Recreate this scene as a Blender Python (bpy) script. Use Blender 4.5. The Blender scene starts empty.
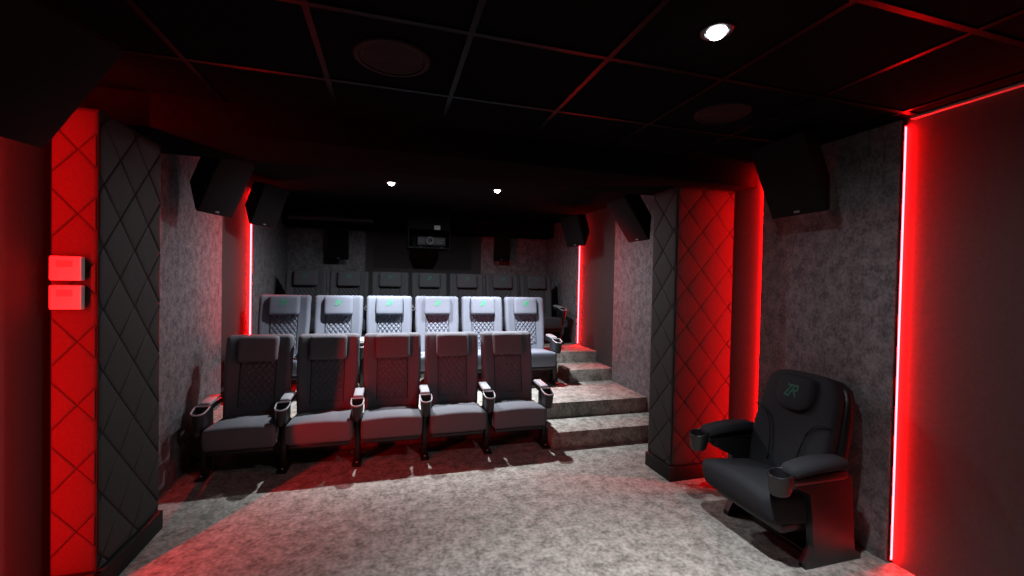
import bpy, bmesh, math, random
from mathutils import Vector, Matrix
R = math.radians
PI = math.pi
random.seed(4)
sc = bpy.context.scene
col = sc.collection
sc.view_settings.view_transform = 'Standard'
sc.view_settings.look = 'None'
sc.view_settings.exposure = 0.0
sc.view_settings.gamma = 1.0
sc.view_settings.use_curve_mapping = False
sc.cycles.use_denoising = True
sc.cycles.max_bounces = 6
sc.cycles.diffuse_bounces = 4
sc.cycles.sample_clamp_indirect = 4.0

# ------------------------------------------------------------------ materials
def mat(name, base, rough=0.6, metal=0.0, spec=0.5, emis=None, strength=0.0, sheen=0.0):
    m = bpy.data.materials.new(name); m.use_nodes = True
    b = m.node_tree.nodes['Principled BSDF']
    b.inputs['Base Color'].default_value = (*base, 1)
    b.inputs['Roughness'].default_value = rough
    b.inputs['Metallic'].default_value = metal
    b.inputs['Specular IOR Level'].default_value = spec
    if sheen:
        b.inputs['Sheen Weight'].default_value = sheen
    if emis:
        b.inputs['Emission Color'].default_value = (*emis, 1)
        b.inputs['Emission Strength'].default_value = strength
    return m

def noisy(name, c0, c1, scale, stretch=(1, 1, 1), rough=0.9, spec=0.2, bump=0.0, fine=None, lo=0.35, hi=0.65, detail=6):
    """two-tone mottled surface from object-space noise"""
    m = mat(name, c0, rough, 0, spec)
    nt = m.node_tree; N = nt.nodes; L = nt.links
    b = N['Principled BSDF']
    tc = N.new('ShaderNodeTexCoord'); mp = N.new('ShaderNodeMapping')
    mp.inputs['Scale'].default_value = stretch
    L.new(tc.outputs['Object'], mp.inputs['Vector'])
    n = N.new('ShaderNodeTexNoise'); n.inputs['Scale'].default_value = scale
    n.inputs['Detail'].default_value = detail; n.inputs['Roughness'].default_value = 0.65
    L.new(mp.outputs['Vector'], n.inputs['Vector'])
    fac = n.outputs['Fac']
    if fine:
        n2 = N.new('ShaderNodeTexNoise'); n2.inputs['Scale'].default_value = fine
        n2.inputs['Detail'].default_value = 3
        L.new(mp.outputs['Vector'], n2.inputs['Vector'])
        mx = N.new('ShaderNodeMix'); mx.data_type = 'FLOAT'; mx.inputs[0].default_value = 0.42
        L.new(n.outputs['Fac'], mx.inputs[2]); L.new(n2.outputs['Fac'], mx.inputs[3])
        fac = mx.outputs[0]
    r = N.new('ShaderNodeValToRGB')
    r.color_ramp.elements[0].position = lo; r.color_ramp.elements[0].color = (*c0, 1)
    r.color_ramp.elements[1].position = hi; r.color_ramp.elements[1].color = (*c1, 1)
    L.new(fac, r.inputs['Fac']); L.new(r.outputs['Color'], b.inputs['Base Color'])
    if bump:
        bp = N.new('ShaderNodeBump'); bp.inputs['Strength'].default_value = bump
        bp.inputs['Distance'].default_value = 0.01
        L.new(fac, bp.inputs['Height']); L.new(bp.outputs['Normal'], b.inputs['Normal'])
    return m

M = {}
M['carpet'] = noisy('carpet', (.135, .123, .108), (.38, .355, .32), 11, (1, 1, 1), .95, .1, .25, 40, .38, .62)
M['mottled'] = noisy('mottled wall covering', (.09, .085, .09), (.235, .22, .23), 16, (1, 1, .8), .95, .1, .2, 60, .38, .62)
M['smooth'] = noisy('smooth fabric panel', (.052, .045, .045), (.060, .052, .052), 40, (1, 1, 1), .85, .2)
M['black_wall'] = mat('matt black paint', (.012, .011, .012), .9, 0, .2)
M['ceiling'] = noisy('black ceiling tile', (.0042, .0042, .0048), (.0058, .0058, .0065), 60, (1, 1, 1), .8, 0)
M['grid'] = mat('black grid bar', (.0045, .0045, .005), .4, 0, .03)
M['rear_ceiling'] = noisy('black painted ceiling', (.005, .005, .0055), (.007, .0068, .0075), 30, (1, 1, 1), .8, 0)
M['leather'] = noisy('dark grey leatherette', (.034, .038, .036), (.042, .046, .044), 90, (1, 1, 1), .65, .10, .05)
M['groove'] = mat('leatherette seam', (.017, .019, .018), .8, 0, .1)
M['skirt'] = mat('black skirting', (.006, .006, .006), .6, 0, .3)
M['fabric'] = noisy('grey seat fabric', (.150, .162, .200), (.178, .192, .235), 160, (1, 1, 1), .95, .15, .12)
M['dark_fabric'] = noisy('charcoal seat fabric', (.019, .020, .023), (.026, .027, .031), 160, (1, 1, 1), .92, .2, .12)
M['front_fabric_shaded'] = noisy('grey seat fabric shaded for front row', (.115, .115, .128), (.136, .136, .152), 160, (1, 1, 1), .95, .15, .12)  # middle row cloth darkened: shade on the front row backs put into colour
M['back_fabric_dimmed'] = noisy('grey seat fabric dimmed for back row', (.042, .044, .048), (.052, .054, .059), 160, (1, 1, 1), .92, .2, .12)  # same cloth darker still, the low light at the back painted in
M['arm'] = mat('grey arm pad', (.27, .27, .29), .55, 0, .4)
M['plastic'] = mat('black plastic', (.010, .010, .011), .38, 0, .5)
M['ring'] = mat('grey satin plastic', (.36, .36, .38), .35, 0, .5)
M['seam'] = mat('black seam', (.006, .006, .007), .9)
M['green'] = mat('green embroidery', (.03, .36, .17), .7)
M['dim_green'] = mat('dark green embroidery', (.014, .10, .065), .8)  # armchair logo's own green; on back row logos it paints in low light
M['speaker'] = mat('black speaker cabinet', (.004, .004, .0045), .65, 0, .2)
M['grille'] = mat('black speaker grille', (.0035, .0035, .004), .85, 0, .15)
M['badge'] = mat('grey badge', (.16, .16, .17), .4, 0.4)
M['bracket'] = mat('dark steel', (.05, .05, .052), .4, .7)
M['white'] = mat('white plastic', (.80, .78, .78), .4)
M['screen_grey'] = mat('control display', (.42, .40, .40), .3)
M['alu'] = mat('pale metal trim', (.42, .42, .43), .35, .3)
M['dim_metal'] = mat('duct metal', (.05, .05, .053), .32, .6)
M['led'] = mat('red light tube', (.8, .2, .2), .5, emis=(1.0, .0022, .0028), strength=450.0)
M['lamp'] = mat('lit downlight lens', (1, 1, 1), .5, emis=(.92, .96, 1.0), strength=20.0)
M['vent'] = mat('ceiling speaker grille', (.014, .013, .0135), .7, 0, .05)
M['lens'] = mat('projector lens', (.02, .022, .03), .08, 0, .8)
M['projector'] = mat('dark grey projector body', (.007, .0075, .008), .5)

# ------------------------------------------------------------------ mesh helpers
def xf(bm, verts, fn):
    for v in verts:
        v.co = Vector(fn(v.co))

def rbox(bm, c, s, bev=0.01, seg=3, fn=None, cuts=(0, 0, 0)):
    """bevelled box with centre c and size s; cuts = extra loops per axis; fn deforms"""
    t = bmesh.new()
    bmesh.ops.create_cube(t, size=1.0)
    for v in t.verts:
        v.co = Vector((v.co.x*s[0], v.co.y*s[1], v.co.z*s[2]))
    if bev > 0:
        bmesh.ops.bevel(t, geom=list(t.edges), offset=bev, segments=seg, profile=0.5, affect='EDGES')
    for ax in range(3):
        n = cuts[ax]
        for k in range(n):
            p = Vector((0, 0, 0)); p[ax] = -s[ax]/2 + s[ax]*(k+1)/(n+1)
            nn = Vector((0, 0, 0)); nn[ax] = 1
            bmesh.ops.bisect_plane(t, geom=list(t.verts)+list(t.edges)+list(t.faces), plane_co=p, plane_no=nn)
    for v in t.verts:
        v.co = v.co + Vector(c)
    if fn:
        for v in t.verts:
            v.co = Vector(fn(v.co))
    merge(bm, t)

def merge(bm, t):
    mp = {}
    for v in t.verts:
        mp[v] = bm.verts.new(v.co)
    for f in t.faces:
        try:
            bm.faces.new([mp[v] for v in f.verts])
        except ValueError:
            pass
    t.free()

def lathe(bm, prof, c=(0, 0, 0), n=24, axis='z', fn=None):
    """prof: list of (r, h)"""
    rings = []
    for r, h in prof:
        ring = []
        for k in range(n):
            a = 2*PI*k/n
            p = (r*math.cos(a), r*math.sin(a), h)
            if axis == 'y': p = (p[0], p[2], p[1])
            if axis == 'x': p = (p[2], p[0], p[1])
            q = Vector(p) + Vector(c)
            if fn: q = Vector(fn(q))
            ring.append(bm.verts.new(q))
        rings.append(ring)
    for a, b in zip(rings[:-1], rings[1:]):
        for k in range(n):
            bm.faces.new((a[k], a[(k+1) % n], b[(k+1) % n], b[k]))
    for ring in (rings[0], rings[-1]):
        try: bm.faces.new(ring)
        except ValueError: pass

def tube(bm, pts, r, n=8, closed=False):
    pts = [Vector(p) for p in pts]; m = len(pts); rings = []
    for i, p in enumerate(pts):
        if closed: d = pts[(i+1) % m] - pts[i-1]
        else: d = pts[min(i+1, m-1)] - pts[max(i-1, 0)]
        d.normalize()
        up = Vector((0, 0, 1)) if abs(d.z) < .9 else Vector((1, 0, 0))
        a = d.cross(up).normalized(); b = a.cross(d)
        rings.append([bm.verts.new(p + (a*math.cos(2*PI*k/n) + b*math.sin(2*PI*k/n))*r) for k in range(n)])
    prs = list(zip(rings, rings[1:] + rings[:1])) if closed else list(zip(rings[:-1], rings[1:]))
    for u, v in prs:
        for k in range(n):
            bm.faces.new((u[k], u[(k+1) % n], v[(k+1) % n], v[k]))
    if not closed:
        bm.faces.new(rings[0]); bm.faces.new(rings[-1])

def loft(bm, secs):
    rings = [[bm.verts.new(Vector(p)) for p in s] for s in secs]
    n = len(rings[0])
    for a, b in zip(rings[:-1], rings[1:]):
        for k in range(n):
            bm.faces.new((a[k], a[(k+1) % n], b[(k+1) % n], b[k]))
    bm.faces.new(rings[0]); bm.faces.new(rings[-1])

def prism(bm, poly, fn, h0, h1, inset=0.0):
    """2-D polygon extruded through fn(u, v, h)"""
    cx = sum(p[0] for p in poly)/len(poly); cy = sum(p[1] for p in poly)/len(poly)
    a = [bm.verts.new(Vector(fn(u, v, h0))) for u, v in poly]
    b = []
    for u, v in poly:
        d = math.hypot(u-cx, v-cy) or 1
        k = max(0, 1 - inset/d)
        b.append(bm.verts.new(Vector(fn(cx+(u-cx)*k, cy+(v-cy)*k, h1))))
    n = len(poly)
    for k in range(n):
        bm.faces.new((a[k], a[(k+1) % n], b[(k+1) % n], b[k]))
    bm.faces.new(a); bm.faces.new(b)

def clip(poly, u0, u1, v0, v1):
    for ax, lim, sg in ((0, u0, 1), (0, u1, -1), (1, v0, 1), (1, v1, -1)):
        out = []
        for i in range(len(poly)):
            p, q = poly[i-1], poly[i]
            ip = (p[ax]-lim)*sg >= 0; iq = (q[ax]-lim)*sg >= 0
            if ip != iq:
                t = (lim-p[ax])/(q[ax]-p[ax])
                out.append((p[0]+t*(q[0]-p[0]), p[1]+t*(q[1]-p[1])))
            if iq: out.append(q)
        poly = out
        if len(poly) < 3: return []
    return poly

def quilt(bm, u0, u1, v0, v1, du, dv, fn, h, gap=.004, soft=.02, uo=0, vo=0):
    """padded diamonds clipped to a rectangle: each a soft pad with a raised centre"""
    iu = int((u1-u0)/du)+3; iv = int((v1-v0)/dv)+3
    for i in range(-1, 2*iu):
        for j in range(-1, 2*iv):
            if (i + j) % 2: continue
            cu = u0 + uo + i*du/2; cv = v0 + vo + j*dv/2
            k = 1 - gap/min(du, dv)*2
            poly = [(cu-du/2*k, cv), (cu, cv-dv/2*k), (cu+du/2*k, cv), (cu, cv+dv/2*k)]
            poly = clip(poly, u0, u1, v0, v1)
            if not poly: continue
            ar = abs(sum(poly[q-1][0]*poly[q][1]-poly[q][0]*poly[q-1][1] for q in range(len(poly))))/2
            if ar < .02*du*dv: continue
            mu = sum(p[0] for p in poly)/len(poly); mv = sum(p[1] for p in poly)/len(poly)
            rings = []
            for t, hh in ((1, 0), (1-soft*.45/min(du, dv)*2, h*.62), (1-soft/min(du, dv)*2.2, h*.88), (.35, h)):
                rings.append([bm.verts.new(Vector(fn(mu+(p[0]-mu)*t, mv+(p[1]-mv)*t, hh))) for p in poly])
            n = len(poly)
            for a, b in zip(rings[:-1], rings[1:]):
                for q in range(n):
                    bm.faces.new((a[q], a[(q+1) % n], b[(q+1) % n], b[q]))
            bm.faces.new(rings[-1])

def obj(name, bm, m, parent=None, smooth=40):
    bmesh.ops.recalc_face_normals(bm, faces=list(bm.faces))
    me = bpy.data.meshes.new(name); bm.to_mesh(me); bm.free()
    me.materials.append(M[m] if isinstance(m, str) else m)
    if smooth:
        for p in me.polygons: p.use_smooth = True
        me.set_sharp_from_angle(angle=R(smooth))
    o = bpy.data.objects.new(name, me); col.objects.link(o)
    if parent is not None: o.parent = parent
    return o

def tag(o, label=None, cat=None, group=None, kind=None):
    if label: o['label'] = label
    if cat: o['category'] = cat
    if group: o['group'] = group
    if kind: o['kind'] = kind
    return o

def empty(name, loc=(0, 0, 0), rot=(0, 0, 0)):
    o = bpy.data.objects.new(name, None); col.objects.link(o)
    o.empty_display_size = .1
    o.location = loc; o.rotation_euler = rot
    return o

def kids(o):
    return [c for c in bpy.data.objects if c.parent == o]

def dup(o, parent=None):
    c = o.copy(); col.objects.link(c)
    if parent is not None: c.parent = parent
    for ch in kids(o):
        dup(ch, c)
    return c

def box(x0, x1, y0, y1, z0, z1, bm=None, bev=0):
    bm = bm or bmesh.new()
    rbox(bm, ((x0+x1)/2, (y0+y1)/2, (z0+z1)/2), (x1-x0, y1-y0, z1-z0), bev, 2)
    return bm

def struct(name, bm, m, label, cat, parent=None):
    o = obj(name, bm, m, parent, 30)
    if parent is None: tag(o, label, cat, None, 'structure')
    return o

# ------------------------------------------------------------------ room shell
XL, XR = -1.60, 2.83          # wall planes; mottled panels stand 3 cm proud
YF, YB = -2.2, 7.50
struct('floor', box(XL-.15, XR+.15, YF-.15, YB+.15, -.12, 0), 'carpet', 'mottled grey carpet floor in front of the seat rows', 'floor')
bm = box(-1.60, 1.50, 4.19, 5.56, 0, .32, None, .006)
struct('floor_platform', bm, 'carpet', 'carpeted platform carrying the middle seat row', 'platform')
bm = box(-1.60, 2.22, 5.56, 7.50, 0, .63, None, .006)
struct('floor_platform_rear', bm, 'carpet', 'carpeted top platform carrying the back seat row', 'platform')
steps = [(1.50, 2.83, 3.74, 4.16, 0, .16, 'lowest carpeted step by the quilted right column'),
         (1.50, 2.83, 4.15, 4.98, 0, .32, 'wide carpeted landing step beside the middle seat row'),
         (2.22, 2.83, 4.97, 5.44, 0, .48, 'third carpeted step under the red light'),
         (2.22, 2.83, 5.43, 7.50, 0, .632, 'carpeted top step reaching the red light strip')]
for a in steps:
    struct('floor_step', box(*a[:6], None, .008), 'carpet', a[6], 'step')

ZC, ZR = 2.56, 2.63
struct('wall_right', box(XR, XR+.15, YF, YB, 0, 2.75), 'smooth', 'smooth dark right wall beside the single armchair', 'wall')
struct('wall_left', box(XL-.15, XL, YF, YB, 0, 2.75), 'smooth', 'smooth dark left wall by the red quilted pillar', 'wall')
struct('wall_front', box(XL-.15, XR+.15, YF-.15, YF, 0, 2.75), 'black_wall', 'black screen wall facing the seats', 'wall')
wb = struct('wall_back', box(XL-.15, XR+.15, YB, YB+.15, 0, 2.75), 'smooth', 'back wall behind the last seat row', 'wall')
n = 0
def panel(x0, x1, y0, y1, z0, z1, label, m='mottled'):
    global n
    n += 1
    return struct('trim_%d' % n, box(x0, x1, y0, y1, z0, z1, None, .004), m, label, 'wall panel')
panel(2.80, XR, 1.745, 2.665, 0, ZC, 'mottled grey wall panel behind the single armchair')
panel(2.80, XR, 3.26, 4.95, .0, ZR, 'mottled grey wall panel beside the lower steps')
panel(2.80, XR, 6.07, YB, .0, ZR, 'mottled grey wall panel beside the back row')
panel(XL, -1.57, 3.15, 4.75, 0, ZR, 'mottled grey wall panel left of the front seat row')
panel(XL, -1.57, 5.72, YB, 0, ZR, 'mottled grey wall panel left of the back rows')
panel(XL, -1.57, .6, 2.18, 0, ZC, 'mottled grey wall panel at the left edge')
panel(XL, -.40, YB-.025, YB, .63, 2.63, 'mottled wall panel left of the projector')
panel(1.56, XR, YB-.025, YB, .63, 2.63, 'mottled wall panel right of the projector')
# pale ceiling angle along the smooth parts of the right wall
n += 1
bm = box(2.80, XR, YF, 1.70, ZC-.012, ZC); struct('trim_%d' % n, bm, 'alu', 'pale metal angle where right wall meets ceiling', 'trim')
n += 1
bm = box(2.80, XR, 2.72, 2.92, ZC-.010, ZC); struct('trim_%d' % n, bm, 'alu', 'short pale metal angle above the red column', 'trim')

# ceilings, beam, soffit
ce = struct('ceiling', box(XL-.15, XR+.15, YF, 2.78, ZC+.008, ZC+.1), 'ceiling', 'black tiled suspended ceiling over the front', 'ceiling')
bm = bmesh.new()
for k in range(-4, 6):
    x = .293 + .6*k
    if XL < x < XR: box(x-.012, x+.012, YF, 2.75, ZC, ZC+.009, bm)
for k in range(-8, 2):
    y = 2.27 + .6*(k)
    if YF < y < 2.75: box(XL, XR, y-.012, y+.012, ZC-.0006, ZC+.009, bm)
obj('ceiling_grid', bm, 'grid', ce)
struct('ceiling_rear', box(XL-.15, XR+.15, 3.30, YB, ZR, ZR+.1), 'rear_ceiling', 'black painted ceiling over the seat rows', 'ceiling')
struct('ceiling_beam', box(XL-.15, XR+.15, 2.76, 3.34, 2.385, 2.75, None, .004), 'rear_ceiling', 'black ceiling beam between the two quilted columns', 'beam')
struct('ceiling_soffit', box(XL-.15, XR+.15, 7.12, YB, 2.385, ZR+.05, None, .004), 'rear_ceiling', 'black soffit along the top of the back wall', 'soffit')

# quilted columns
def column(name, x0, x1, y0, y1, side, label):
    """side = +1: inner face looks to +x (left pillar), -1: to -x"""
    ztop = 2.385
    bm = box(x0, x1, y0, y1, 0, ztop)
    if side > 0: box(XL, x0, y0+.12, y1, 0, ztop, bm)      # set-back filler, added to block red strip light between column and wall
    else: box(x1, XR, y0+.12, y1, 0, ztop, bm)
    c = struct(name, bm, 'groove', label, 'column')
    # front face pads (towards -y)
    bm = bmesh.new()
    if side < 0: u0, u1 = x0+.005, x1-.003
    else: u0, u1 = x0+.003, x1-.005
    quilt(bm, u0, u1, .12, ztop-.01, .27, .31, lambda u, v, h: (u, y0-.001-h, v), .006, .003, .014, .10, .05)
    obj('quilted_front', bm, 'leather', c, 50)
    bm = bmesh.new()
    xf_ = x1 if side > 0 else x0
    quilt(bm, y0+.005, y1-.005, .12, ztop-.01, .27, .31, lambda u, v, h: (xf_+side*(.001+h), u, v), .006, .003, .014, .165, .05)
    obj('quilted_side', bm, 'leather', c, 50)
    bm = bmesh.new()
    box(x0 if side < 0 else x0, x1+ (.028 if side > 0 else 0), y0-.028, y0, 0, .115, bm, .003)
    xs = (x1, x1+.028) if side > 0 else (x0-.028, x0)
    box(xs[0], xs[1], y0-.028, y1, 0, .115, bm, .003)
    obj('skirting', bm, 'skirt', c)
    return c
column('column_left', -1.556, -1.375, 2.56, 3.14, 1, 'dark quilted left pillar with its front face lit red')
column('column_right', 2.215, 2.772, 2.93, 3.25, -1, 'dark quilted right column with its front face lit red')

# ------------------------------------------------------------------ light strips
def led(x, y, z0, z1, label, nx, ny, mount):
    """vertical tube in a thin channel; (nx, ny) points away from the edge it is fixed to"""
    r = empty('light_strip', (x, y, z0))
    tag(r, label, 'light strip', 'red vertical light strips on the walls')
    h = z1 - z0
    bm = bmesh.new()
    if abs(ny) > 0: box(-.0095, .0095, min(0, -ny*mount), max(0, -ny*mount), 0, h, bm)
    else: box(min(0, -nx*mount), max(0, -nx*mount), -.016, .016, 0, h, bm)
    obj('channel', bm, 'plastic', r)
    bm = bmesh.new()
    box(-.008, .008, min(ny*.001, ny*.004), max(ny*.001, ny*.004), .01, h-.02, bm)
    o = obj('light_tube', bm, 'plastic', r, 0)
    o.data.materials.append(M['led'])
    for p in o.data.polygons:                    # only the outer face of the tape gives light
        if p.normal.y*ny > .9: p.material_index = 1
    return r
led(2.8205, 1.735, 0.01, ZC-.02, 'bright red light strip right of the single armchair', 0, -1, .008)
led(2.8205, 2.675, 0.01, ZC-.02, 'red light strip between the armchair panel and the red column', 0, 1, .008)
led(2.8205, 6.06, .64, ZR-.01, 'red light strip at the top of the carpeted steps', 0, -1, .008)
led(-1.5905, 5.71, .64, ZR-.01, 'red light strip on the left wall behind the front row', 0, -1, .008)
led(-1.5905, 2.19, 0.01, ZC-.02, 'red light strip on the left wall just before the pillar', 0, 1, .008)

# ------------------------------------------------------------------ downlights and ceiling discs
def downlight(x, y, z, label, watts, cone, blend):
    r = empty('downlight', (x, y, z))
    tag(r, label, 'ceiling light', 'lit round downlights')
    bm = bmesh.new()
    lathe(bm, [(.040, .0), (.043, -.006), (.056, -.006), (.060, -.002), (.060, .004), (.04, .004)], (0, 0, 0), 32)
    obj('trim_ring', bm, 'plastic', r)
    bm = bmesh.new()
    lathe(bm, [(.0, -.030), (.012, -.0285), (.022, -.024), (.030, -.016), (.035, -.006), (.036, .003)], (0, 0, 0), 24)
    obj('lens', bm, 'lamp', r)
    for nm, e, a, b in (('lamp_beam', watts, cone, 1.0), ('lamp_spill', watts*blend, 178, .6)):
        ld = bpy.data.lights.new(nm, 'SPOT'); ld.energy = e; ld.color = (.90, .95, 1.0)
        ld.spot_size = R(a); ld.spot_blend = b; ld.shadow_soft_size = .03
        lo = bpy.data.objects.new(nm, ld); col.objects.link(lo); lo.parent = r
        lo.location = (0, 0, -.065)
    return r
downlight(1.19, 1.37, ZC+.006, 'bright round downlight in the tiled ceiling near the camera', 400, 84, .065)
downlight(-.002, 4.80, ZR, 'round downlight over the left half of the seats', 520, 86, .145)
downlight(1.165, 4.74, ZR, 'round downlight over the right half of the seats', 520, 86, .145)

def disc(x, y, z, rad, label):
    r = empty('ceiling_speaker', (x, y, z))
    tag(r, label, 'ceiling speaker', 'round ceiling speakers')
    bm = bmesh.new()
    lathe(bm, [(rad*.84, 0), (rad*.86, -.010), (rad*.96, -.010), (rad, -.004), (rad, .002), (rad*.84, .002)], (0, 0, 0), 40)
    obj('rim', bm, 'vent', r)
    bm = bmesh.new()
    pr = [(0, -.006)]
    for k in range(1, 9):
        q = rad*.85*k/8
        pr += [(q-.004, -.006), (q-.002, -.004), (q, -.006)]
    lathe(bm, pr + [(rad*.85, .002)], (0, 0, 0), 40)
    obj('grille', bm, 'vent', r)
disc(-.005, 1.97, ZC+.006, .165, 'large round ceiling speaker left of the near downlight')
disc(1.79, 2.00, ZC+.006, .15, 'round ceiling speaker behind the near downlight')
disc(1.82, 4.22, ZR, .12, 'small round ceiling speaker over the steps')

# ------------------------------------------------------------------ wall speakers
def speaker(loc, rz, tilt, w, h, d, label, bk):
    """origin at the bottom edge of the front; front looks to local -y, tilted down"""
    r = empty('wall_speaker', loc, (tilt, 0, rz))
    tag(r, label, 'loudspeaker', 'black wall speakers')
    bm = bmesh.new()
    def tap(co):
        t = max(0, min(1, co.y/d))
        k = 1 - .38*t
        return (co.x*k, co.y, h/2 + (co.z-h/2)*(1-.42*t) + .12*h*t)
    rbox(bm, (0, d/2+.008, h/2), (w, d, h), .012, 2, tap, (0, 3, 0))
    obj('cabinet', bm, 'speaker', r)
    bm = bmesh.new(); rbox(bm, (0, .004, h/2), (w-.02, .018, h-.02), .007, 2)
    g = obj('grille', bm, 'grille', r)
    bm = bmesh.new(); rbox(bm, (0, -.007, .035), (.040, .004, .014), .002, 1)
    obj('badge', bm, 'badge', g)
    bm = bmesh.new()
    rbox(bm, (0, d+.012, h*.62), (.07, .02, .16), .004, 1)
    p0 = Vector((0, d+.01, h*.62))
    q = Matrix.Rotation(tilt, 4, 'X').inverted() @ Vector((0, bk, 0))
    tube(bm, [p0, p0 + q*.5, p0 + q], .016, 8)
    obj('bracket', bm, 'bracket', r)
    return r
speaker((-1.335, 1.86, 2.05), R(73), R(40), .42, .50, .20, 'black wall speaker at the top left corner', .05)
speaker((-1.322, 3.84, 2.055), R(72), R(24), .39, .50, .19, 'black wall speaker above the left end of the front row', .05)
speaker((-1.30, 5.06, 2.11), R(66), R(22), .39, .46, .18, 'black wall speaker in front of the left red light strip', .06)
speaker((2.55, 2.15, 2.05), R(-90), R(25), .41, .52, .18, 'black wall speaker above the single armchair', .03)
speaker((2.50, 3.92, 2.03), R(-88), R(36), .38, .52, .20, 'black wall speaker half hidden behind the right column', .05)
speaker((2.44, 5.36, 2.075), R(-74), R(20), .38, .44, .20, 'black wall speaker above the right rear light strip', .1)
speaker((-.79, 7.22, 1.87), 0, R(8), .32, .52, .18, 'black speaker on the back wall left of the projector', .07)
speaker((1.87, 7.22, 1.93), 0, R(8), .30, .46, .18, 'black speaker on the back wall right of the projector', .07)

# ------------------------------------------------------------------ projector, its cabinet and the duct
r = empty('projector_cabinet', (.56, 6.50, 2.06))
tag(r, 'black projector cabinet hung under the rear ceiling', 'projector cabinet')
bm = bmesh.new()
w, h, d = .63, .57, .46
box(-w/2, w/2, 0, d, 0, .02, bm, .003); box(-w/2, w/2, 0, d, h-.02, h, bm, .003)
box(-w/2, -w/2+.02, 0, d, .02, h-.02, bm, .003); box(w/2-.02, w/2, 0, d, .02, h-.02, bm, .003)
box(-w/2+.02, w/2-.02, d-.02, d, .02, h-.02, bm)
obj('housing', bm, 'speaker', r)
bm = bmesh.new()
tube(bm, [(-.30, -.004, .03), (.30, -.004, .03), (.30, -.004, .28), (-.30, -.004, .28)], .006, 6, True)
obj('front_frame', bm, 'grille', r)
bm = bmesh.new(); box(-.295, .295, .004, .02, .29, h-.02, bm, .003)
obj('upper_panel', bm, 'speaker', r)
r = empty('projector', (.62, 6.535, 2.081))
tag(r, 'dark projector with round lens inside the hanging cabinet', 'projector')
bm = bmesh.new(); rbox(bm, (-.02, .17, .095), (.44, .30, .15), .02, 3); box(-.2, -.16, .05, .09, 0, .03, bm); box(.12, .16, .05, .09, 0, .03, bm)
box(-.2, -.16, .25, .29, 0, .03, bm); box(.12, .16, .25, .29, 0, .03, bm)
obj('body', bm, 'projector', r)
bm = bmesh.new()
lathe(bm, [(.030, -.03), (.062, -.03), (.066, -.02), (.066, .03), (.030, .03)], (-.05, .01, .10), 28, 'y')
o = obj('lens_barrel', bm, 'bracket', r)
bm = bmesh.new(); lathe(bm, [(0, -.034), (.03, -.031), (.048, -.022), (.048, 0)], (-.05, .01, .10), 24, 'y')
obj('lens_glass', bm, 'lens', o)
bm = bmesh.new(); box(.06, .16, .008, .022, .055, .075, bm, .002); box(.13, .17, .008, .022, .10, .13, bm, .002)
obj('control_strip', bm, 'bracket', r)
o = empty('paper_label', (.675, 6.498, 2.345))
tag(o, 'small white rectangular sticker on the projector cabinet front', 'sticker')
bm = bmesh.new(); rbox(bm, (0, -.001, .035), (.09, .004, .065), .0015, 1)
obj('label_card', bm, 'white', o)

r = empty('air_duct', (-1.45, 6.93, 2.49))
tag(r, 'dark round duct under the rear ceiling left of the projector', 'duct')
bm = bmesh.new(); lathe(bm, [(.0, 0), (.055, 0), (.055, 1.12), (0, 1.12)], (0, 0, 0), 24, 'x'); obj('pipe', bm, 'dim_metal', r)
bm = bmesh.new()
for x in (1.10, 1.17):
    lathe(bm, [(.05, x), (.068, x), (.068, x+.018), (.05, x+.018)], (0, 0, 0), 24, 'x')
lathe(bm, [(.0, 1.10), (.058, 1.10), (.058, 1.19), (0, 1.19)], (0, 0, 0), 24, 'x')
obj('coupling', bm, 'dim_metal', r)
for x in (.25, .85):
    bm = bmesh.new()
    tube(bm, [(x, 0, .05), (x, 0, .14)], .005, 6)
    obj('hanger', bm, 'bracket', r)

# ------------------------------------------------------------------ white control boxes on the pillar
def control(z, label):
    r = empty('wall_control', (-1.478, 2.547, z))
    tag(r, label, 'wall control', 'white control boxes on the pillar')
    bm = bmesh.new(); rbox(bm, (0, -.016, .057), (.122, .034, .115), .006, 3)
    obj('casing', bm, 'white', r)
    bm = bmesh.new(); rbox(bm, (0, -.0335, .078), (.062, .004, .032), .001, 1)
    obj('display', bm, 'screen_grey', r)
    bm = bmesh.new()
    for x in (-.02, 0, .02): rbox(bm, (x, -.034, .030), (.010, .004, .006), .001, 1)
    obj('button_row', bm, 'white', r)
control(1.553, 'upper of two white control boxes on the red pillar')
control(1.415, 'lower of two white control boxes on the red pillar')

# ------------------------------------------------------------------ logo strokes
def logo_bm(fn, s, t=.0022):
    """two joined slanted letters, drawn as flat stitched strokes; fn(u, v, h)"""
    bm = bmesh.new()
    def stroke(a, b, w=.11):
        (x0, y0), (x1, y1) = a, b
        L = math.hypot(x1-x0, y1-y0); nx, ny = -(y1-y0)/L*w/2, (x1-x0)/L*w/2
        poly = [(x0+nx, y0+ny), (x1+nx, y1+ny), (x1-nx, y1-ny), (x0-nx, y0-ny)]
        prism(bm, [(p[0]*s, p[1]*s) for p in poly], fn, 0, t)
    stroke((-.42, .40), (.46, .40))
    stroke((-.08, .40), (-.56, -.38))
    stroke((-.60, -.38), (-.16, -.38))
    stroke((.16, .34), (-.24, -.38))
    stroke((.46, .40), (.40, .06))
    stroke((.40, .06), (.02, .04))
    stroke((.12, .04), (.34, -.40))
    return bm

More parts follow.
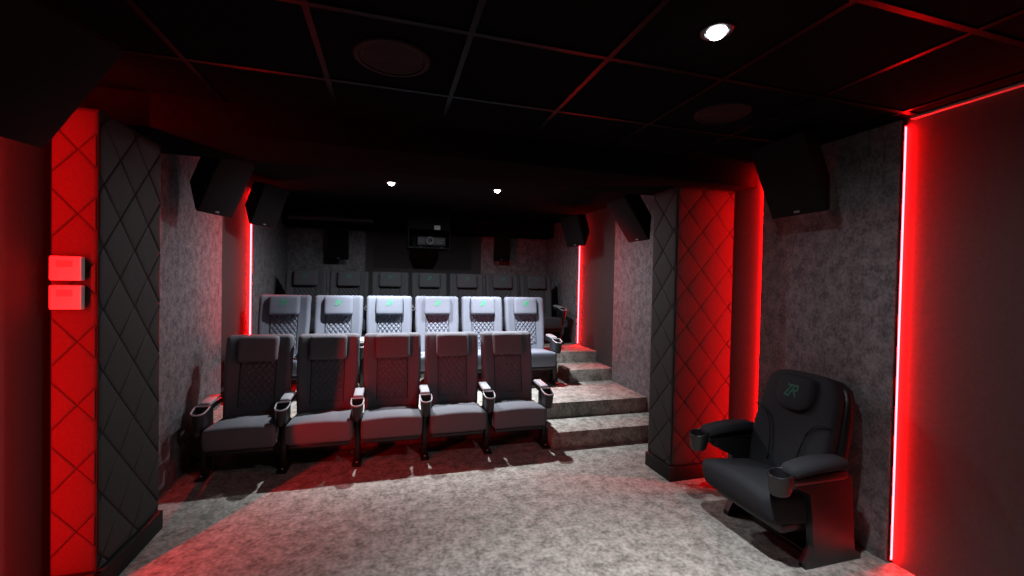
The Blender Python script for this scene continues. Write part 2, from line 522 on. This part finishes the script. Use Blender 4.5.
# ------------------------------------------------------------------ row seats
SW = .568
def back_y(z):          # front plane of the backrest leans back with height
    return .435 + (z-.40)*.215
def make_seat(fab, label, with_logo):
    r = empty('cinema_chair')
    # cushion
    bm = bmesh.new()
    def cush(co):
        x, y, z = co
        crown = .016*(1-(x/.25)**2)*max(0, min(1, (z-.30)/.1))
        return (x*(1-.02*(y/.5)), y + .02*max(0, (.34-z)/.1), z - .03*(y/.5) + crown)
    rbox(bm, (0, .25, .335), (.502, .50, .175), .030, 4, cush, (4, 3, 1))
    cu = obj('seat_cushion', bm, fab, r, 50)
    bm = bmesh.new()
    rbox(bm, (0, .27, .225), (.46, .42, .045), .012, 2)
    obj('seat_pan', bm, 'plastic', cu)
    # backrest
    bm = bmesh.new()
    def bk(co):
        x, y, z = co
        k = .93 + .07*min(1, max(0, (z-.40)/.35))
        wing = .028*min(1, max(0, (abs(x)-.13)/.10))**1.3
        return (x*k, y + back_y(z) + .045 - wing*(1 if y < 0 else 0), z)
    rbox(bm, (0, 0, .715), (.528, .09, .70), .034, 4, bk, (10, 0, 8))
    ba = obj('backrest', bm, fab, r, 50)
    bm = bmesh.new()
    fq = lambda u, v, h: (u, back_y(v) - h + .001, v)
    quilt(bm, -.13, .13, .47, .86, .052, .066, fq, .012, .0035, .011, 0, 0)
    obj('quilted_panel', bm, fab, ba, 60)
    for x in (-.14, .14):
        bm = bmesh.new()
        tube(bm, [(x, back_y(z)-.004, z) for z in (.46, .6, .74, .86)], .0035, 6)
        obj('piping', bm, 'seam', ba)
    # headrest
    bm = bmesh.new()
    def hd(co):
        x, y, z = co
        return (x, y + back_y(z) - .018 + .25*(x*x)*.5, z + (.006*(1-(x/.16)**2) if z > .96 else 0))
    rbox(bm, (0, -.012, .952), (.315, .088, .215), .028, 4, hd, (6, 0, 3))
    he = obj('headrest', bm, fab, r, 50)
    if with_logo:
        fl = lambda u, v, h: (u, back_y(v+.985) - .0735 - h + .125*u*u, v+.985)
        o = obj('logo', logo_bm(fl, .064, .004), with_logo, he, 30)
        o['label'] = 'green stitched logo'
    # outer shell
    bm = bmesh.new()
    rbox(bm, (0, 0, .666), (.50, .035, .67), .014, 2, lambda c: (c.x, c.y + back_y(c.z) + .105, c.z), (0, 0, 3))
    obj('back_shell', bm, 'plastic', r)
    # hinge bracket below the seat
    bm = bmesh.new()
    rbox(bm, (0, .44, .30), (.53, .05, .10), .012, 2)
    obj('crossbar', bm, 'plastic', r)
    return r

def add_arm(r, x):
    """shared arm with a D-shaped cup holder and the floor post under it"""
    bm = bmesh.new()
    rbox(bm, (x, .30, .535), (.058, .34, .048), .012, 2)
    rbox(bm, (x, .22, .415), (.046, .15, .23), .012, 2)
    a = obj('armrest', bm, 'plastic', r)
    bm = bmesh.new()
    rbox(bm, (x, .285, .572), (.082, .23, .034), .015, 3, lambda c: (c.x, c.y, c.z + .012*(c.y-.17)/.25))
    obj('arm_pad', bm, 'arm', a)
    # cup holder: outline in plan, flat at the back and round in front
    pl = []
    for k in range(25):
        t = k/24*PI
        pl.append((.054*math.cos(t)*(1 if True else 0), -.012 - .050*math.sin(t)))
    pl = [(.058, .085), (.060, .04)] + pl + [(-.060, .04), (-.058, .085)]
    zt = lambda y: .558 + .22*y
    def ring(k, dz):
        return [(x + p[0]*k*.88, .085 + (p[1]-.02)*k*.88, zt(p[1]) - .012 + dz) for p in pl]
    bm = bmesh.new()
    loft(bm, [ring(.70, -.13), ring(.80, -.11), ring(.98, -.004), ring(1, 0), ring(.86, 0), ring(.80, -.03), ring(.66, -.10)])
    obj('cup_holder', bm, 'plastic', a)
    bm = bmesh.new()
    pts = ring(.96, .003)
    tube(bm, pts, .0065, 6, True)
    o = obj('cup_rim', bm, 'ring', a); o['label'] = 'pale cup holder rim'
    # post and foot
    bm = bmesh.new()
    rbox(bm, (x, .21, .22), (.042, .13, .44), .010, 2, lambda c: (c.x, c.y + .04*(1-c.z/.46)*0, c.z))
    o = obj('leg', bm, 'plastic', r)
    bm = bmesh.new()
    rbox(bm, (x, .22, .011), (.072, .26, .022), .006, 2)
    lathe(bm, [(.011, .020), (.011, .030), (0, .030)], (x, .115, 0), 10)
    obj('foot_plate', bm, 'plastic', o)
    bm = bmesh.new(); lathe(bm, [(.0, .03), (.010, .03), (.010, .036), (0, .038)], (x, .115, 0), 10)
    obj('bolt', bm, 'ring', o)

def row(n_, x0, pitch, yf, z, fab, cat_group, labels, with_logo):
    a = make_seat(fab, '', with_logo); add_arm(a, SW/2)
    first = None
    for i in range(n_):
        if i == 0:
            o = a
        else:
            o = dup(a)
        o.location = (x0 + pitch*i, yf, z)
        o.rotation_euler = (0, 0, 0)
        tag(o, labels[i], 'seat', cat_group)
        if i == 0: first = o
    add_arm(first, -SW/2)
    return a
row(5, -1.10, .568, 3.68, 0, 'front_fabric_shaded', 'front row of five cinema seats', [
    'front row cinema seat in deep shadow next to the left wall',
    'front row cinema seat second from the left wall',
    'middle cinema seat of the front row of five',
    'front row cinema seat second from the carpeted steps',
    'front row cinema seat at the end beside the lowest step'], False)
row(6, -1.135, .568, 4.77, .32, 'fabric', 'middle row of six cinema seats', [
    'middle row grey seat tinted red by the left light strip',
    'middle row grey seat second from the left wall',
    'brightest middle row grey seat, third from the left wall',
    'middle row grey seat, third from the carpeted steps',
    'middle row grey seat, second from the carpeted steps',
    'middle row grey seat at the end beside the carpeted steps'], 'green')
row(7, -1.13, .568, 5.98, .63, 'back_fabric_dimmed', 'back row of seven cinema seats', [
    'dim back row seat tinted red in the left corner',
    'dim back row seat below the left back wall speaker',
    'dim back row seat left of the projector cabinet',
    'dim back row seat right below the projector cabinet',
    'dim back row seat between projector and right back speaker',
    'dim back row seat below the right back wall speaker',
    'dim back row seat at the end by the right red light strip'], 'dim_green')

# ------------------------------------------------------------------ the single armchair
r = empty('cinema_armchair', (2.07, 2.115, 0), (0, 0, R(-90)))
tag(r, 'single padded charcoal cinema armchair against the right wall', 'armchair')
ay = lambda z: .335 + (z-.40)*.235
bm = bmesh.new()
def cush(co):
    x, y, z = co
    crown = .022*(1-(x/.28)**2)*max(0, min(1, (z-.30)/.12))
    return (x, y + .035*max(0, (.36-z)/.12), z - .05*(y/.5) + crown)
rbox(bm, (0, .24, .335), (.55, .57, .185), .05, 5, cush, (5, 4, 1))
cu = obj('seat_cushion', bm, 'dark_fabric', r, 60)
bm = bmesh.new(); rbox(bm, (0, .30, .215), (.50, .44, .06), .015, 2); obj('seat_pan', bm, 'plastic', cu)
# backrest: outline lofted upwards, waisted at the arms, broad at the shoulders, rounded on top
def backsec(z, hw, th, bulge):
    pts = []
    m = 28
    for k in range(m):
        t = 2*PI*k/m
        c, s = math.cos(t), math.sin(t)
        x = hw*math.copysign(abs(c)**.42, c); y = th/2*math.copysign(abs(s)**.6, s)
        if s < 0: y -= bulge*(abs(x)/hw)**2.5 - bulge*.25
        pts.append((x, ay(z) + .06 + y, z))
    return pts
prof = [(.36, .235, .10, .03), (.42, .25, .12, .035), (.52, .258, .125, .04), (.62, .262, .125, .042), (.70, .262, .122, .038),
        (.77, .258, .118, .02), (.84, .256, .112, .015), (.91, .252, .106, .012), (.96, .240, .10, .01), (.995, .218, .09, .008),
        (1.018, .185, .074, .005), (1.030, .135, .05, .003), (1.034, .08, .028, 0)]
bm = bmesh.new(); loft(bm, [backsec(*p) for p in prof])
ba = obj('backrest', bm, 'dark_fabric', r, 60)
# seams that curve from the shoulders down the sides
for s in (-1, 1):
    bm = bmesh.new()
    pts = []
    for (x, z) in ((.262, .775), (.21, .772), (.165, .745), (.135, .70), (.115, .64), (.10, .56), (.095, .47)):
        pts.append((s*x, ay(z) - .010 - .022*(x/.26)**2.5 + (.024 if x > .25 else .0), z))
    tube(bm, pts, .005, 6)
    obj('seam_line', bm, 'seam', ba)
# headrest: a U-shaped pad
bm = bmesh.new()
def usec(k, h):
    out = []
    top, bot, hw = 1.015, .800, .128
    for q in range(32):
        t = 2*PI*q/32
        c, s = math.cos(t), math.sin(t)
        ex = .45 if s > 0 else .8
        x = hw*k*math.copysign(abs(c)**ex, c)
        z = (top+bot)/2 + (top-bot)/2*k*math.copysign(abs(s)**ex, s)
        out.append((x, ay(z) + .012 - h + .3*x*x, z))
    return out
loft(bm, [usec(1.0, 0), usec(1.0, .018), usec(.96, .032), usec(.85, .041), usec(.5, .046), usec(.1, .047)])
he = obj('headrest', bm, 'dark_fabric', r, 60)
bm = bmesh.new(); tube(bm, usec(1.02, .010), .0045, 6, True); obj('headrest_seam', bm, 'seam', he)
o = obj('logo', logo_bm(lambda u, v, h: (u, ay(v+.925) - .0325 - h + .3*u*u*.7, v+.925), .085, .004), 'dim_green', he, 30)
o['label'] = 'green stitched logo'
# black outer shell
bm = bmesh.new()
def shell(z, hw, th):
    return [(x, y + .075, zz) for x, y, zz in backsec(z, hw, th, 0)]
loft(bm, [shell(.30, .25, .08), shell(.45, .272, .10), shell(.62, .282, .115), shell(.78, .276, .115), shell(.90, .262, .10), shell(.97, .235, .08), shell(1.005, .18, .05), shell(1.015, .10, .03)])
obj('back_shell', bm, 'plastic', r, 60)
for s in (-1, 1):
    x = s*.318
    bm = bmesh.new()
    def bd(co):
        return (co.x, co.y, co.z)
    rbox(bm, (x, .235, .535), (.078, .40, .055), .018, 3)
    a = obj('armrest', bm, 'plastic', r)
    bm = bmesh.new()
    def pad(co):
        xx, y, z = co
        t = (y-.03)/.42
        return (x + (xx-x)*(.80 + .30*math.sin(PI*min(1, max(0, t*.9+.08)))), y, z + .018*math.sin(PI*min(1, max(0, t))) - .012*(1-t))
    rbox(bm, (x, .235, .592), (.118, .41, .066), .030, 5, pad, (0, 7, 0))
    obj('arm_pad', bm, 'dark_fabric', a, 60)
    # round cup holder at the front end of the arm
    bm = bmesh.new()
    lathe(bm, [(.0, -.105), (.048, -.105), (.054, -.09), (.062, -.004), (.062, .0), (.052, .0), (.048, -.02), (.042, -.085), (0, -.085)], (x, -.012, .575), 28, 'z',
          lambda q: (q.x, q.y, q.z + (q.y+.012)*.20))
    obj('cup_holder', bm, 'plastic', a)
    bm = bmesh.new()
    tube(bm, [(x + .058*math.cos(2*PI*k/28), -.012 + .058*math.sin(2*PI*k/28), .577 + .058*math.sin(2*PI*k/28)*.2) for k in range(28)], .0045, 6, True)
    rbox(bm, (x, .052, .592), (.095, .016, .018), .006, 2)
    obj('cup_rim', bm, 'plastic', a)
    # side panel down to the floor
    bm = bmesh.new()
    xs = s*.285
    P = [(.20, .0), (.62, .0), (.62, .03), (.57, .06), (.53, .50), (.10, .54), (.08, .49), (.22, .42), (.255, .12), (.20, .03)]
    prism(bm, P, lambda u, v, h: (xs + h, u, v), -.022, .022)
    o = obj('side_panel', bm, 'plastic', r, 30)
bm = bmesh.new(); rbox(bm, (0, .46, .17), (.55, .06, .12), .012, 2); rbox(bm, (0, .46, .02), (.55, .30, .035), .008, 2)
obj('base_frame', bm, 'plastic', r)

# ------------------------------------------------------------------ world and camera
w = bpy.data.worlds.new('dark'); sc.world = w; w.use_nodes = True
w.node_tree.nodes['Background'].inputs['Color'].default_value = (0, 0, 0, 1)
w.node_tree.nodes['Background'].inputs['Strength'].default_value = 0

f = 425.0
d = Vector((390-512, 279-288, f)).normalized()
hd = Vector((math.cos(.02), math.sin(.02), 0))
up = hd.cross(d).normalized()
if up.y > 0: up = -up
rt = d.cross(up).normalized()
if rt.x < 0: rt = -rt
Mx = Matrix((rt, d, up))           # rows: world X, Y, Z in camera (right, down, forward)
right = Vector((Mx[0][0], Mx[1][0], Mx[2][0]))
down = Vector((Mx[0][1], Mx[1][1], Mx[2][1]))
fwd = Vector((Mx[0][2], Mx[1][2], Mx[2][2]))
cam = bpy.data.cameras.new('camera'); co = bpy.data.objects.new('camera', cam); col.objects.link(co)
rot = Matrix((right, -down, -fwd)).transposed()
co.matrix_world = Matrix.Translation((0, 0, 1.59)) @ rot.to_4x4()
cam.sensor_width = 36; cam.lens = f/1024*36; cam.clip_start = .02
sc.camera = co
